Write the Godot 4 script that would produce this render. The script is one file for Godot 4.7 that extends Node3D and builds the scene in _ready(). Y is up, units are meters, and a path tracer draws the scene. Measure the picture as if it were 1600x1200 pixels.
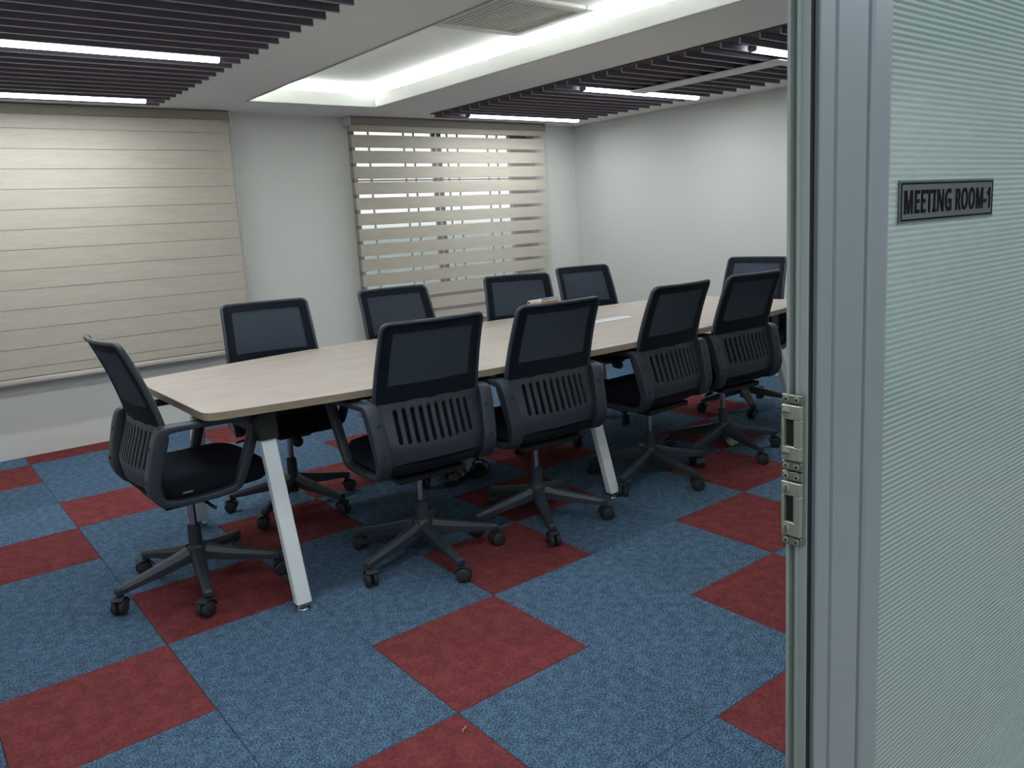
extends Node3D
# Meeting room seen through its doorway. x runs along the window wall, z towards the corridor, carpet tiles are 0.5 m.

const H := 2.21            # underside of the main ceiling
const TRAY := 2.345        # underside of the raised ceiling tray
const LIP := 2.295         # top of the tray's upstand
const XL := -1.5           # left wall
const XR := 4.42           # right wall
const ZB := -4.24          # window wall
const ZF := 1.25           # corridor face of the glass partition
const ZC := 3.3            # corridor's far wall
const TUBE_E := 0.70
const COVE_E := 13.5
const CORR_E := 1.15

var M := {}
var taken := {}
var rng := RandomNumberGenerator.new()

func _ready():
	rng.seed = 7
	setup_view()
	setup_materials()
	build_shell()
	build_floor()
	build_ceiling()
	build_windows()
	build_blinds()
	build_partition()
	build_slat_panels()
	build_table()
	build_chairs()
	build_small_things()

# ------------------------------------------------------------------ camera, sky, exposure
func setup_view():
	var cam := Camera3D.new()
	cam.name = "camera"
	var f := 1250.95
	var near := 0.05
	cam.projection = Camera3D.PROJECTION_FRUSTUM
	cam.keep_aspect = Camera3D.KEEP_HEIGHT
	cam.near = near
	cam.far = 200.0
	cam.size = near * 1200.0 / f
	cam.frustum_offset = Vector2((800.0 - 819.33) / f * near, -(600.0 - 562.21) / f * near)
	cam.position = Vector3(-1.0791, 1.3408, 1.7365)
	cam.basis = Basis.from_euler(Vector3(-0.1730, -0.6727, -0.0546))
	add_child(cam)
	cam.current = true
	var we := WorldEnvironment.new()
	we.name = "world"
	var e := Environment.new()
	e.background_mode = Environment.BG_SKY
	var sm := ProceduralSkyMaterial.new()
	sm.sky_top_color = Color(0.80, 0.83, 0.86)
	sm.sky_horizon_color = Color(0.86, 0.88, 0.87)
	sm.ground_horizon_color = Color(0.74, 0.78, 0.78)
	sm.ground_bottom_color = Color(0.62, 0.66, 0.66)
	sm.sky_energy_multiplier = 1.15
	sm.ground_energy_multiplier = 0.8
	sm.sun_angle_max = 0.0
	var sky := Sky.new()
	sky.sky_material = sm
	e.sky = sky
	e.tonemap_mode = Environment.TONE_MAPPER_LINEAR
	e.tonemap_exposure = 1.6
	e.sdfgi_enabled = true
	e.ssao_enabled = true
	e.ssil_enabled = true
	we.environment = e
	add_child(we)
	# the corridor's ceiling lights
	for x in [-1.4, 0.9, 3.2]:
		area_light("corridor_light", Vector3(x, 2.585, 2.35), Vector3(-PI / 2, 0, 0), Vector2(0.9, 0.3), CORR_E, Color(0.95, 0.98, 1.0))

func area_light(called, at, rot, size, energy, color = Color(1, 1, 1)):
	var l := AreaLight3D.new()
	l.name = numbered(called)
	l.area_size = size
	l.light_energy = energy
	l.light_color = color
	l.shadow_enabled = true
	l.area_range = 12.0
	l.area_attenuation = 2.0
	l.position = at
	l.rotation = rot
	add_child(l)
	return l

# ------------------------------------------------------------------ naming helpers
func numbered(n):
	if not taken.has(n):
		taken[n] = 0
		return n
	taken[n] += 1
	return "%s_%03d" % [n, taken[n]]

func part(called, mesh, mat, parent):
	var o := MeshInstance3D.new()
	var k = parent.get_meta("n_" + called, -1) + 1
	parent.set_meta("n_" + called, k)
	o.name = called if k == 0 else "%s_%03d" % [called, k]
	if mesh is SurfaceTool:
		mesh.generate_normals()
		mesh = mesh.commit()
	o.mesh = mesh
	o.material_override = mat
	parent.add_child(o, true)
	return o

func thing(called, label, category, at = Vector3.ZERO, turn = 0.0, group = ""):
	var o := Node3D.new()
	o.name = numbered(called)
	o.position = at
	o.rotation.y = turn
	add_child(o)
	tag(o, label, category, group)
	return o

func tag(o, label, category, group = ""):
	o.set_meta("label", label)
	o.set_meta("category", category)
	if group != "":
		o.set_meta("group", group)
	return o

func struct(called, label, category, st, mat):
	var o := MeshInstance3D.new()
	o.name = numbered(called)
	if st is SurfaceTool:
		st.generate_normals()
		o.mesh = st.commit()
	else:
		o.mesh = st
	o.material_override = mat
	add_child(o)
	tag(o, label, category)
	o.set_meta("kind", "structure")
	return o

# ------------------------------------------------------------------ mesh helpers
func flat():
	var st := SurfaceTool.new()
	st.begin(Mesh.PRIMITIVE_TRIANGLES)
	st.set_smooth_group(-1)
	return st

func smooth():
	var st := SurfaceTool.new()
	st.begin(Mesh.PRIMITIVE_TRIANGLES)
	st.set_smooth_group(0)
	return st

func tri(st, a, b, c):
	# a, b, c run anticlockwise as seen from outside
	st.add_vertex(a)
	st.add_vertex(c)
	st.add_vertex(b)

func quad(st, a, b, c, d):
	tri(st, a, b, c)
	tri(st, a, c, d)

func face(st, pts, inside):
	# a flat convex polygon turned away from the point inside
	var n = (pts[1] - pts[0]).cross(pts[2] - pts[0])
	var mid := Vector3.ZERO
	for p in pts:
		mid += p
	mid /= pts.size()
	var p2 = pts.duplicate()
	if n.dot(mid - inside) < 0:
		p2.reverse()
	for i in range(1, p2.size() - 1):
		tri(st, p2[0], p2[i], p2[i + 1])

func box(st, c, s, bev = 0.0, b = Basis()):
	var h = s * 0.5
	bev = minf(bev, minf(h.x, minf(h.y, h.z)) * 0.98)
	var P = func(sx, sy, sz, k):
		var v := Vector3(sx * (h.x - bev), sy * (h.y - bev), sz * (h.z - bev))
		if k == 0: v.x = sx * h.x
		if k == 1: v.y = sy * h.y
		if k == 2: v.z = sz * h.z
		return c + b * v
	for s1 in [-1, 1]:
		face(st, [P.call(s1, -1, -1, 0), P.call(s1, 1, -1, 0), P.call(s1, 1, 1, 0), P.call(s1, -1, 1, 0)], c)
		face(st, [P.call(-1, s1, -1, 1), P.call(1, s1, -1, 1), P.call(1, s1, 1, 1), P.call(-1, s1, 1, 1)], c)
		face(st, [P.call(-1, -1, s1, 2), P.call(1, -1, s1, 2), P.call(1, 1, s1, 2), P.call(-1, 1, s1, 2)], c)
	if bev > 0.0:
		for s1 in [-1, 1]:
			for s2 in [-1, 1]:
				face(st, [P.call(s1, s2, -1, 0), P.call(s1, s2, 1, 0), P.call(s1, s2, 1, 1), P.call(s1, s2, -1, 1)], c)
				face(st, [P.call(s1, -1, s2, 0), P.call(s1, 1, s2, 0), P.call(s1, 1, s2, 2), P.call(s1, -1, s2, 2)], c)
				face(st, [P.call(-1, s1, s2, 1), P.call(1, s1, s2, 1), P.call(1, s1, s2, 2), P.call(-1, s1, s2, 2)], c)
				for s3 in [-1, 1]:
					face(st, [P.call(s1, s2, s3, 0), P.call(s1, s2, s3, 1), P.call(s1, s2, s3, 2)], c)

func boxmesh(s, bev = 0.0, c = Vector3.ZERO):
	var st = flat()
	box(st, c, s, bev)
	st.generate_normals()
	return st.commit()

func span(st, a, b, bev = 0.0):
	# the box between two corners
	box(st, (a + b) * 0.5, (b - a).abs(), bev)

func rounded(w, h, r, n = 4):
	# outline of a rounded rectangle, anticlockwise
	var out := PackedVector2Array()
	for q in 4:
		var cx = (w / 2 - r) * (1 if q == 0 or q == 3 else -1)
		var cy = (h / 2 - r) * (1 if q < 2 else -1)
		for i in n + 1:
			var a = PI / 2 * (q + float(i) / n)
			out.append(Vector2(cx + r * cos(a), cy + r * sin(a)))
	return out

func sweep(st, path, profs, side, closed = false):
	# profs: one outline (x along side, y along side x tangent) for each point, or a single one
	var n = path.size()
	var rings := []
	for i in n:
		var t: Vector3
		if closed:
			t = path[(i + 1) % n] - path[(i - 1 + n) % n]
		else:
			t = path[mini(i + 1, n - 1)] - path[maxi(i - 1, 0)]
		t = t.normalized()
		var s = (side - t * side.dot(t)).normalized()
		var u = t.cross(s)
		var pr = profs[i] if profs is Array else profs
		var ring := []
		for p in pr:
			ring.append(path[i] + s * p.x + u * p.y)
		rings.append(ring)
	var m = rings[0].size()
	for i in (n if closed else n - 1):
		var a = rings[i]
		var b = rings[(i + 1) % n]
		for j in m:
			var k = (j + 1) % m
			quad(st, a[j], a[k], b[k], b[j])
	if not closed:
		for e in [0, n - 1]:
			var mid := Vector3.ZERO
			for p in rings[e]:
				mid += p
			mid /= m
			for j in m:
				if e == 0:
					tri(st, mid, rings[e][(j + 1) % m], rings[e][j])
				else:
					tri(st, mid, rings[e][j], rings[e][(j + 1) % m])

func circle(r, n = 12):
	var out := PackedVector2Array()
	for i in n:
		out.append(Vector2(cos(TAU * i / n), sin(TAU * i / n)) * r)
	return out

func lathe(st, prof, c, b = Basis(), segs = 20):
	# prof: Vector2(radius, height) from bottom to top
	for i in prof.size() - 1:
		for j in segs:
			var a0 = TAU * j / segs
			var a1 = TAU * (j + 1) / segs
			var p = func(q, a): return c + b * Vector3(q.x * cos(a), q.y, -q.x * sin(a))
			var A = p.call(prof[i], a0)
			var B = p.call(prof[i], a1)
			var C = p.call(prof[i + 1], a1)
			var D = p.call(prof[i + 1], a0)
			if prof[i].x < 1e-6:
				tri(st, A, C, D)
			elif prof[i + 1].x < 1e-6:
				tri(st, A, B, C)
			else:
				quad(st, A, B, C, D)

func prism(st, pts, y0, y1, bev = 0.0):
	# a horizontal outline (x, z) raised from y0 to y1, with small chamfers
	var poly := PackedVector2Array(pts)
	var inner := poly
	if bev > 0.0:
		var got := Geometry2D.offset_polygon(poly, -bev, Geometry2D.JOIN_MITER)
		if got.size() == 1 and got[0].size() == poly.size():
			inner = got[0]
		else:
			bev = 0.0
	var ids := Geometry2D.triangulate_polygon(inner)
	var top = func(p): return Vector3(p.x, y1, p.y)
	var bot = func(p): return Vector3(p.x, y0, p.y)
	for i in range(0, ids.size(), 3):
		var a = inner[ids[i]]
		var b = inner[ids[i + 1]]
		var c = inner[ids[i + 2]]
		face(st, [top.call(a), top.call(b), top.call(c)], Vector3(a.x, y0 - 1, a.y))
		face(st, [bot.call(a), bot.call(b), bot.call(c)], Vector3(a.x, y1 + 1, a.y))
	var ctr := Vector2.ZERO
	for p in poly:
		ctr += p
	ctr /= poly.size()
	var C := Vector3(ctr.x, (y0 + y1) / 2, ctr.y)
	# match inner ring to outer ring
	var n = poly.size()
	var off := 0
	if bev > 0.0:
		var best := 1e9
		for k in n:
			var d = inner[k].distance_to(poly[0])
			if d < best:
				best = d
				off = k
	for i in n:
		var j = (i + 1) % n
		var a = poly[i]
		var b = poly[j]
		face(st, [Vector3(a.x, y0 + bev, a.y), Vector3(b.x, y0 + bev, b.y), Vector3(b.x, y1 - bev, b.y), Vector3(a.x, y1 - bev, a.y)], C)
		if bev > 0.0:
			var ia = inner[(i + off) % n]
			var ib = inner[(j + off) % n]
			face(st, [Vector3(a.x, y1 - bev, a.y), Vector3(b.x, y1 - bev, b.y), top.call(ib), top.call(ia)], C)
			face(st, [Vector3(a.x, y0 + bev, a.y), Vector3(b.x, y0 + bev, b.y), bot.call(ib), bot.call(ia)], C)

func shell(st, grid, thick, open_cell = null):
	# grid[i][j]: front points (i across, j up; normal = across x up); a sheet of that thickness behind them, cells may be left open
	var nu = grid.size()
	var nv = grid[0].size()
	var back := []
	for i in nu:
		var col := []
		for j in nv:
			var du = grid[mini(i + 1, nu - 1)][j] - grid[maxi(i - 1, 0)][j]
			var dv = grid[i][mini(j + 1, nv - 1)] - grid[i][maxi(j - 1, 0)]
			col.append(grid[i][j] - du.cross(dv).normalized() * thick)
		back.append(col)
	var solid = func(i, j):
		if i < 0 or j < 0 or i >= nu - 1 or j >= nv - 1:
			return false
		return open_cell == null or not open_cell.call(i, j)
	for i in nu - 1:
		for j in nv - 1:
			if not solid.call(i, j):
				continue
			st.set_smooth_group(0)
			quad(st, grid[i][j], grid[i + 1][j], grid[i + 1][j + 1], grid[i][j + 1])
			st.set_smooth_group(1)
			quad(st, back[i][j], back[i][j + 1], back[i + 1][j + 1], back[i + 1][j])
			st.set_smooth_group(2)
			if not solid.call(i - 1, j): quad(st, back[i][j], grid[i][j], grid[i][j + 1], back[i][j + 1])
			if not solid.call(i + 1, j): quad(st, grid[i + 1][j], back[i + 1][j], back[i + 1][j + 1], grid[i + 1][j + 1])
			if not solid.call(i, j - 1): quad(st, back[i][j], back[i + 1][j], grid[i + 1][j], grid[i][j])
			if not solid.call(i, j + 1): quad(st, grid[i][j + 1], grid[i + 1][j + 1], back[i + 1][j + 1], back[i][j + 1])

func smooth_path(pts, step = 4, closed = false):
	# Catmull-Rom through the points
	var out := []
	var n = pts.size()
	for i in (n if closed else n - 1):
		var p0 = pts[(i - 1 + n) % n] if closed else pts[maxi(i - 1, 0)]
		var p1 = pts[i]
		var p2 = pts[(i + 1) % n]
		var p3 = pts[(i + 2) % n] if closed else pts[mini(i + 2, n - 1)]
		for k in step:
			out.append(p1.cubic_interpolate(p2, p0, p3, float(k) / step))
	if not closed:
		out.append(pts[n - 1])
	return out

# ------------------------------------------------------------------ materials
func mat(color, rough = 0.8, metal = 0.0, spec = 0.5):
	var m := StandardMaterial3D.new()
	m.albedo_color = color
	m.roughness = rough
	m.metallic = metal
	m.metallic_specular = spec
	return m

func noise_image(n, sd, fine, coarse, mix_coarse, lo, hi):
	# a tileable grey speckle between lo and hi
	var r := RandomNumberGenerator.new()
	r.seed = sd
	var a := FastNoiseLite.new()
	a.seed = sd
	a.noise_type = FastNoiseLite.TYPE_SIMPLEX_SMOOTH
	a.frequency = fine
	a.fractal_octaves = 2
	var ia := a.get_seamless_image(n, n)
	a.frequency = coarse
	var ib := a.get_seamless_image(n, n)
	var img := Image.create(n, n, true, Image.FORMAT_RGB8)
	for y in n:
		for x in n:
			var v = ia.get_pixel(x, y).r * (1.0 - mix_coarse) + ib.get_pixel(x, y).r * mix_coarse
			v = clampf(lo + (hi - lo) * smoothstep(0.15, 0.85, v) + r.randf_range(-0.04, 0.04), 0, 1)
			img.set_pixel(x, y, Color(v, v, v))
	img.generate_mipmaps()
	return ImageTexture.create_from_image(img)

func triplanar(m, tex, scale):
	m.albedo_texture = tex
	m.uv1_triplanar = true
	m.uv1_world_triplanar = true
	m.uv1_scale = scale
	return m

func setup_materials():
	M.wall = mat(Color(0.87, 0.87, 0.85), 0.9, 0.0, 0.3)
	M.ceiling = mat(Color(0.90, 0.90, 0.89), 0.9, 0.0, 0.3)
	M.slab = mat(Color(0.5, 0.5, 0.5), 0.9)
	var blue = noise_image(512, 3, 0.15, 0.025, 0.22, 0.50, 1.0)
	var red = noise_image(512, 5, 0.05, 0.012, 0.45, 0.80, 1.0)
	var pile = noise_image(256, 9, 0.2, 0.08, 0.2, 0.2, 1.0)
	M.blue = []
	for k in 3:
		var m = triplanar(mat(Color(0.42, 0.54, 0.655) * [1.0, 0.96, 1.04][k], 0.95, 0.0, 0.15), blue, Vector3(1.7, 1.7, 1.7))
		m.uv1_offset = Vector3(0.37 * k, 0.21, 0.53 * k)
		M.blue.append(m)
	M.red = []
	for k in 3:
		var m = triplanar(mat([Color(0.505, 0.257, 0.268), Color(0.488, 0.245, 0.258), Color(0.522, 0.268, 0.278)][k], 0.95, 0.0, 0.15), red, Vector3(2.1, 2.1, 2.1))
		m.uv1_offset = Vector3(0.31 * k, 0.4, 0.17 * k)
		M.red.append(m)
	for m in M.blue + M.red:
		m.normal_enabled = true
		m.normal_texture = pile_normal()
		m.normal_scale = 0.5
	# table
	var grain := Image.create(512, 256, true, Image.FORMAT_RGB8)
	var g := FastNoiseLite.new()
	g.seed = 21
	g.frequency = 0.02
	g.fractal_octaves = 4
	for y in 256:
		for x in 512:
			var v = g.get_noise_2d(x * 0.22, y * 2.6)
			var w = g.get_noise_2d(x * 0.9 + 400, y * 0.9)
			var t = clampf(0.96 + 0.05 * v + 0.03 * w, 0, 1)
			grain.set_pixel(x, y, Color(t, t * 0.995, t * 0.985))
	grain.generate_mipmaps()
	M.wood = triplanar(mat(Color(0.725, 0.685, 0.65), 0.42, 0.0, 0.4), ImageTexture.create_from_image(grain), Vector3(0.6, 0.9, 0.9))
	M.edge = triplanar(mat(Color(0.62, 0.57, 0.49), 0.5, 0.0, 0.4), ImageTexture.create_from_image(grain), Vector3(2.5, 6.0, 2.5))
	M.silver = mat(Color(0.90, 0.92, 0.93), 0.45, 0.1, 0.5)
	M.black_metal = mat(Color(0.075, 0.08, 0.09), 0.5, 0.0, 0.5)
	M.chrome = mat(Color(0.75, 0.76, 0.78), 0.18, 1.0)
	# chair
	M.plastic = mat(Color(0.185, 0.212, 0.25), 0.48, 0.0, 0.5)
	M.fabric = mat(Color(0.095, 0.11, 0.14), 0.95, 0.0, 0.2)
	M.fabric.rim_enabled = true
	M.fabric.rim = 0.25
	M.mesh_cloth = mat(Color(0.235, 0.265, 0.31, 0.93), 0.9, 0.0, 0.2)
	M.mesh_cloth.transparency = BaseMaterial3D.TRANSPARENCY_ALPHA
	M.rubber = mat(Color(0.155, 0.17, 0.195), 0.6)
	M.label = mat(Color(0.45, 0.46, 0.48), 0.6)
	# ceiling panels
	M.slat = mat(Color(0.425, 0.40, 0.445), 0.55, 0.0, 0.4)
	M.slat_edge = mat(Color(0.62, 0.575, 0.565), 0.5, 0.0, 0.4)
	M.slat_back = mat(Color(0.27, 0.24, 0.26), 0.8)
	M.glow = mat(Color(0.95, 0.97, 1.0), 0.5)
	M.glow.emission_enabled = true
	M.glow.emission = Color(0.92, 0.97, 1.0)
	M.glow.emission_energy_multiplier = 6.5
	M.glow_cove = M.glow.duplicate()
	M.glow_cove.emission_energy_multiplier = 2.0
	M.glow_panel = M.glow_cove.duplicate()
	M.tube_cap = mat(Color(0.42, 0.43, 0.45), 0.5)
	M.white_metal = mat(Color(0.78, 0.78, 0.76), 0.5)
	M.grille = mat(Color(0.76, 0.75, 0.72), 0.7)
	# windows and blinds
	var weave = noise_image(256, 12, 0.03, 0.01, 0.4, 0.955, 1.0)
	M.band = triplanar(mat(Color(0.84, 0.81, 0.755), 0.9, 0.0, 0.2), weave, Vector3(0.6, 6.0, 0.6))
	M.band.backlight_enabled = true
	M.band.backlight = Color(0.62, 0.57, 0.50)
	M.sheer = mat(Color(0.90, 0.89, 0.86, 0.12), 0.9, 0.0, 0.1)
	M.sheer.transparency = BaseMaterial3D.TRANSPARENCY_ALPHA
	M.headrail = mat(Color(0.58, 0.54, 0.51), 0.6)
	M.bottom_rail = mat(Color(0.80, 0.77, 0.72), 0.5)
	M.alu_dark = mat(Color(0.38, 0.40, 0.40), 0.5, 0.2)
	M.alu_mid = mat(Color(0.60, 0.61, 0.59), 0.5, 0.1)
	M.pane = mat(Color(0.9, 0.97, 0.95, 0.12), 0.03)
	M.pane.transparency = BaseMaterial3D.TRANSPARENCY_ALPHA
	# partition
	M.alu = mat(Color(0.53, 0.565, 0.60), 0.36, 0.3, 0.5)
	M.alu_jamb = mat(Color(0.60, 0.64, 0.635), 0.42, 0.3, 0.5)
	M.gasket = mat(Color(0.03, 0.035, 0.04), 0.7)
	M.strike = mat(Color(0.56, 0.58, 0.54), 0.42, 0.6, 0.5)
	M.strike_shade = mat(Color(0.43, 0.45, 0.42), 0.42, 0.6, 0.5)
	M.strike_hole_shade = mat(Color(0.10, 0.11, 0.12), 0.6)  # near-black paint standing for the shade inside slots and screw holes
	var stripe := Image.create(4, 32, true, Image.FORMAT_RGBA8)
	for y in 32:
		var d = smoothstep(0.30, 0.42, absf(y / 31.0 - 0.5) * 2.0 * 0.72)
		for x in 4:
			stripe.set_pixel(x, y, Color(0.65, 0.722, 0.715, 0.96).lerp(Color(0.52, 0.592, 0.585, 0.66), d))
	stripe.generate_mipmaps()
	M.frosted = mat(Color(1, 1, 1), 0.12, 0.0, 0.5)
	M.frosted.albedo_texture = ImageTexture.create_from_image(stripe)
	M.frosted.transparency = BaseMaterial3D.TRANSPARENCY_ALPHA
	M.frosted.backlight_enabled = true
	M.frosted.backlight = Color(0.42, 0.46, 0.45)
	M.sign = mat(Color(0.36, 0.385, 0.42), 0.2, 0.35, 0.5)
	M.sign_black = mat(Color(0.03, 0.035, 0.04), 0.7, 0.0, 0.2)

var _pile = null
func pile_normal():
	if _pile == null:
		var n := FastNoiseLite.new()
		n.seed = 4
		n.frequency = 0.16
		var img := n.get_seamless_image(256, 256)
		img.convert(Image.FORMAT_RGB8)
		img.bump_map_to_normal_map(3.0)
		img.generate_mipmaps()
		_pile = ImageTexture.create_from_image(img)
	return _pile

# ------------------------------------------------------------------ room shell
func build_shell():
	var st = flat()
	# window wall with two openings
	var zo := ZB - 0.22
	var w1 := Vector4(-1.0, 0.92, 0.80, 2.165)   # x0, x1, y0, y1
	var w2 := Vector4(2.01, 3.94, 0.80, 2.165)
	span(st, Vector3(XL - 0.2, 0, zo), Vector3(w1.x, 2.5, ZB))
	span(st, Vector3(w1.y, 0, zo), Vector3(w2.x, 2.5, ZB))
	span(st, Vector3(w2.y, 0, zo), Vector3(XR + 0.3, 2.5, ZB))
	for w in [w1, w2]:
		span(st, Vector3(w.x, 0, zo), Vector3(w.y, w.z, ZB))
		span(st, Vector3(w.x, w.w, zo), Vector3(w.y, 2.5, ZB))
	struct("wall_back", "pale grey window wall behind the two blinds", "wall", st, M.wall)
	st = flat()
	span(st, Vector3(XL - 0.2, 0, ZB), Vector3(XL, 2.5, ZF - 0.045))
	struct("wall_left", "pale grey wall at the left end of the room", "wall", st, M.wall)
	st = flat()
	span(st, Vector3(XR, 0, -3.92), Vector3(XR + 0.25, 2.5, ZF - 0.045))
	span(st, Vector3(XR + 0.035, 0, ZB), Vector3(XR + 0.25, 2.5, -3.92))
	struct("wall_right", "plain pale grey wall at the far end of the table", "wall", st, mat(Color(0.80, 0.805, 0.785), 0.9, 0.0, 0.3))  # wall paint darkened to hold back the strong lamp light on this side
	# corridor
	st = flat()
	span(st, Vector3(-3.2, 0, ZC), Vector3(6.2, 2.75, ZC + 0.15))
	span(st, Vector3(-3.2, 0, ZF), Vector3(-3.05, 2.75, ZC))
	span(st, Vector3(6.05, 0, ZF), Vector3(6.2, 2.75, ZC))
	struct("wall_corridor", "pale corridor walls outside the meeting room", "wall", st, M.wall)
	st = flat()
	span(st, Vector3(-3.2, 2.62, ZF - 0.045), Vector3(6.2, 2.75, ZC + 0.15))
	struct("ceiling_corridor", "white corridor ceiling outside the meeting room", "ceiling", st, M.ceiling)
	for x in [-1.4, 0.9, 3.2]:
		var t = thing("ceiling_light", "flat white corridor ceiling light %s" % ("left of the doorway" if x < -1 else "above the striped glass" if x < 2 else "beyond the striped glass"), "light", Vector3(x, 2.62, 2.35), 0, "corridor ceiling lights")
		part("frame", boxmesh(Vector3(0.98, 0.02, 0.38), 0.004, Vector3(0, -0.01, 0)), M.white_metal, t)
		part("diffuser", boxmesh(Vector3(0.9, 0.008, 0.3), 0.002, Vector3(0, -0.0235, 0)), M.glow_panel, t)

func build_floor():
	var st = flat()
	span(st, Vector3(-3.2, -0.15, ZB - 0.22), Vector3(6.2, -0.007, ZC + 0.15))
	var fl = struct("floor", "blue and dark red carpet tile floor", "floor", st, M.slab)
	var cache := {}
	for i in range(-3, 9):
		for j in range(-3, 9):
			var x0 = maxf(i * 0.5, XL) + 0.0006
			var x1 = minf(i * 0.5 + 0.5, XR) - 0.0006
			var z1 = minf(-j * 0.5, ZF) - 0.0006
			var z0 = maxf(-j * 0.5 - 0.5, ZB) + 0.0006
			if x1 - x0 < 0.02 or z1 - z0 < 0.02:
				continue
			var key := "%.3f %.3f" % [x1 - x0, z1 - z0]
			if not cache.has(key):
				cache[key] = boxmesh(Vector3(x1 - x0, 0.007, z1 - z0), 0.0016)
			var is_red = posmod(i - j, 3) == 0
			var o = part("carpet_tile", cache[key], (M.red if is_red else M.blue)[rng.randi_range(0, 2)], fl)
			o.position = Vector3((x0 + x1) / 2, -0.0035 + rng.randf_range(-0.0004, 0.0), (z0 + z1) / 2)
	st = flat()
	span(st, Vector3(-3.05, -0.0069, ZF + 0.0006), Vector3(6.05, 0.0, ZC))
	struct("floor_corridor", "pale smooth corridor floor outside the doorway", "floor", st, mat(Color(0.72, 0.72, 0.70), 0.3))

func build_ceiling():
	var cx0 := 1.0
	var cx1 := 1.945
	var cz0 := -3.64
	var cz1 := 0.84
	var st = flat()
	var zf := ZF - 0.045
	span(st, Vector3(XL, H, ZB), Vector3(cx0, LIP, zf))
	span(st, Vector3(cx1, H, ZB), Vector3(XR + 0.035, LIP, zf))
	span(st, Vector3(cx0, H, ZB), Vector3(cx1, LIP, cz0))
	span(st, Vector3(cx0, H, cz1), Vector3(cx1, LIP, zf))
	# tray above, with its side boards
	span(st, Vector3(XL - 0.2, TRAY, ZB - 0.22), Vector3(XR + 0.25, 2.5, zf))
	var e := 0.30
	span(st, Vector3(cx0 - e - 0.05, LIP, cz0 - e), Vector3(cx0 - e, TRAY, cz1 + e))
	span(st, Vector3(cx1 + e, LIP, cz0 - e), Vector3(cx1 + e + 0.05, TRAY, cz1 + e))
	span(st, Vector3(cx0 - e, LIP, cz0 - e - 0.05), Vector3(cx1 + e, TRAY, cz0 - e))
	span(st, Vector3(cx0 - e, LIP, cz1 + e), Vector3(cx1 + e, TRAY, cz1 + e + 0.05))
	struct("ceiling", "white plaster ceiling with a lit raised tray", "ceiling", st, M.ceiling)
	# bead round the opening
	st = flat()
	var b := 0.012
	for q in [[cx0 - b, cx0, cz0 - b, cz1 + b], [cx1, cx1 + b, cz0 - b, cz1 + b]]:
		span(st, Vector3(q[0], H - 0.006, q[2]), Vector3(q[1], H - 0.0002, q[3]), 0.002)
	for q in [[cz0 - b, cz0], [cz1, cz1 + b]]:
		span(st, Vector3(cx0, H - 0.006, q[0]), Vector3(cx1, H - 0.0002, q[1]), 0.002)
	struct("trim_1", "thin grey bead round the opening of the ceiling tray", "trim", st, mat(Color(0.64, 0.64, 0.63), 0.5))
	# hidden strip lights on the ledge
	var c := (cx0 + cx1) / 2
	var zc := (cz0 + cz1) / 2
	var d := 0.10
	for q in [[Vector3(cx1 + d, 0, zc), cz1 - cz0, true, -1.0, "right"], [Vector3(cx0 - d, 0, zc), cz1 - cz0, true, 1.0, "left"], [Vector3(c, 0, cz0 - d), cx1 - cx0, false, 0.0, "window"], [Vector3(c, 0, cz1 + d), cx1 - cx0, false, 0.0, "door"]]:
		var at: Vector3 = q[0]
		at.y = LIP
		var sz = Vector3(0.02, 0.008, q[1]) if q[2] else Vector3(q[1], 0.008, 0.02)
		var t = thing("strip_light", "hidden light strip on the ledge at the %s side of the ceiling tray" % q[4], "light", at, 0, "strip lights in the ceiling tray")
		part("channel", boxmesh(sz, 0.001, Vector3(0, 0.004, 0)), M.white_metal, t)
		part("diffuser", boxmesh(sz * Vector3(0.98, 0.5, 0.98), 0.001, Vector3(0, 0.010, 0)), M.glow_cove, t)
		var ls = Vector2(sz.x, sz.z)
		area_light("strip_glow", at + Vector3(0, 0.0135, 0), Vector3(PI / 2, 0, 0), ls, COVE_E * q[1] / 4.5, Color(0.97, 1.0, 0.98))
	# air conditioner cassette
	var ac = thing("air_conditioner", "square ceiling air conditioner cassette with pale grille in the lit tray", "air conditioner", Vector3(1.545, TRAY, -1.53))
	st = flat()
	var w := 0.60
	var fr := 0.055
	for s in [-1, 1]:
		span(st, Vector3(s * w / 2, -0.022, -w / 2), Vector3(s * (w / 2 - fr), -0.0004, w / 2), 0.005)
		span(st, Vector3(-w / 2 + fr, -0.022, s * w / 2), Vector3(w / 2 - fr, -0.0004, s * (w / 2 - fr)), 0.005)
	part("panel_frame", st, M.white_metal, ac)
	st = flat()
	span(st, Vector3(-w / 2 + fr, -0.012, -w / 2 + fr), Vector3(w / 2 - fr, -0.0006, w / 2 - fr))
	part("grille_back", st, M.grille, ac)
	st = flat()
	for k in 16:
		var x = -w / 2 + fr + 0.015 + k * 0.0307
		span(st, Vector3(x - 0.010, -0.017, -w / 2 + fr + 0.002), Vector3(x + 0.010, -0.0122, w / 2 - fr - 0.002))
	part("grille_blades", st, M.grille, ac)
	st = flat()
	for s in [-1, 1]:
		span(st, Vector3(s * 0.235 - 0.005, -0.0235, -0.2), Vector3(s * 0.235 + 0.005, -0.0222, 0.2))
	# white trunking under the right slats
	var tk = thing("cable_trunking", "white L-shaped trunking running under the slats of the far right panel", "trunking", Vector3(3.22, 2.17, -1.62))
	st = flat()
	span(st, Vector3(-0.08, -0.006, -0.63), Vector3(0.08, 0.0035, 0.56), 0.002)
	part("long_run", st, M.white_metal, tk)
	st = flat()
	span(st, Vector3(0.0805, -0.006, 0.46), Vector3(0.75, 0.0035, 0.56), 0.002)
	part("short_run", st, M.white_metal, tk)

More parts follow.
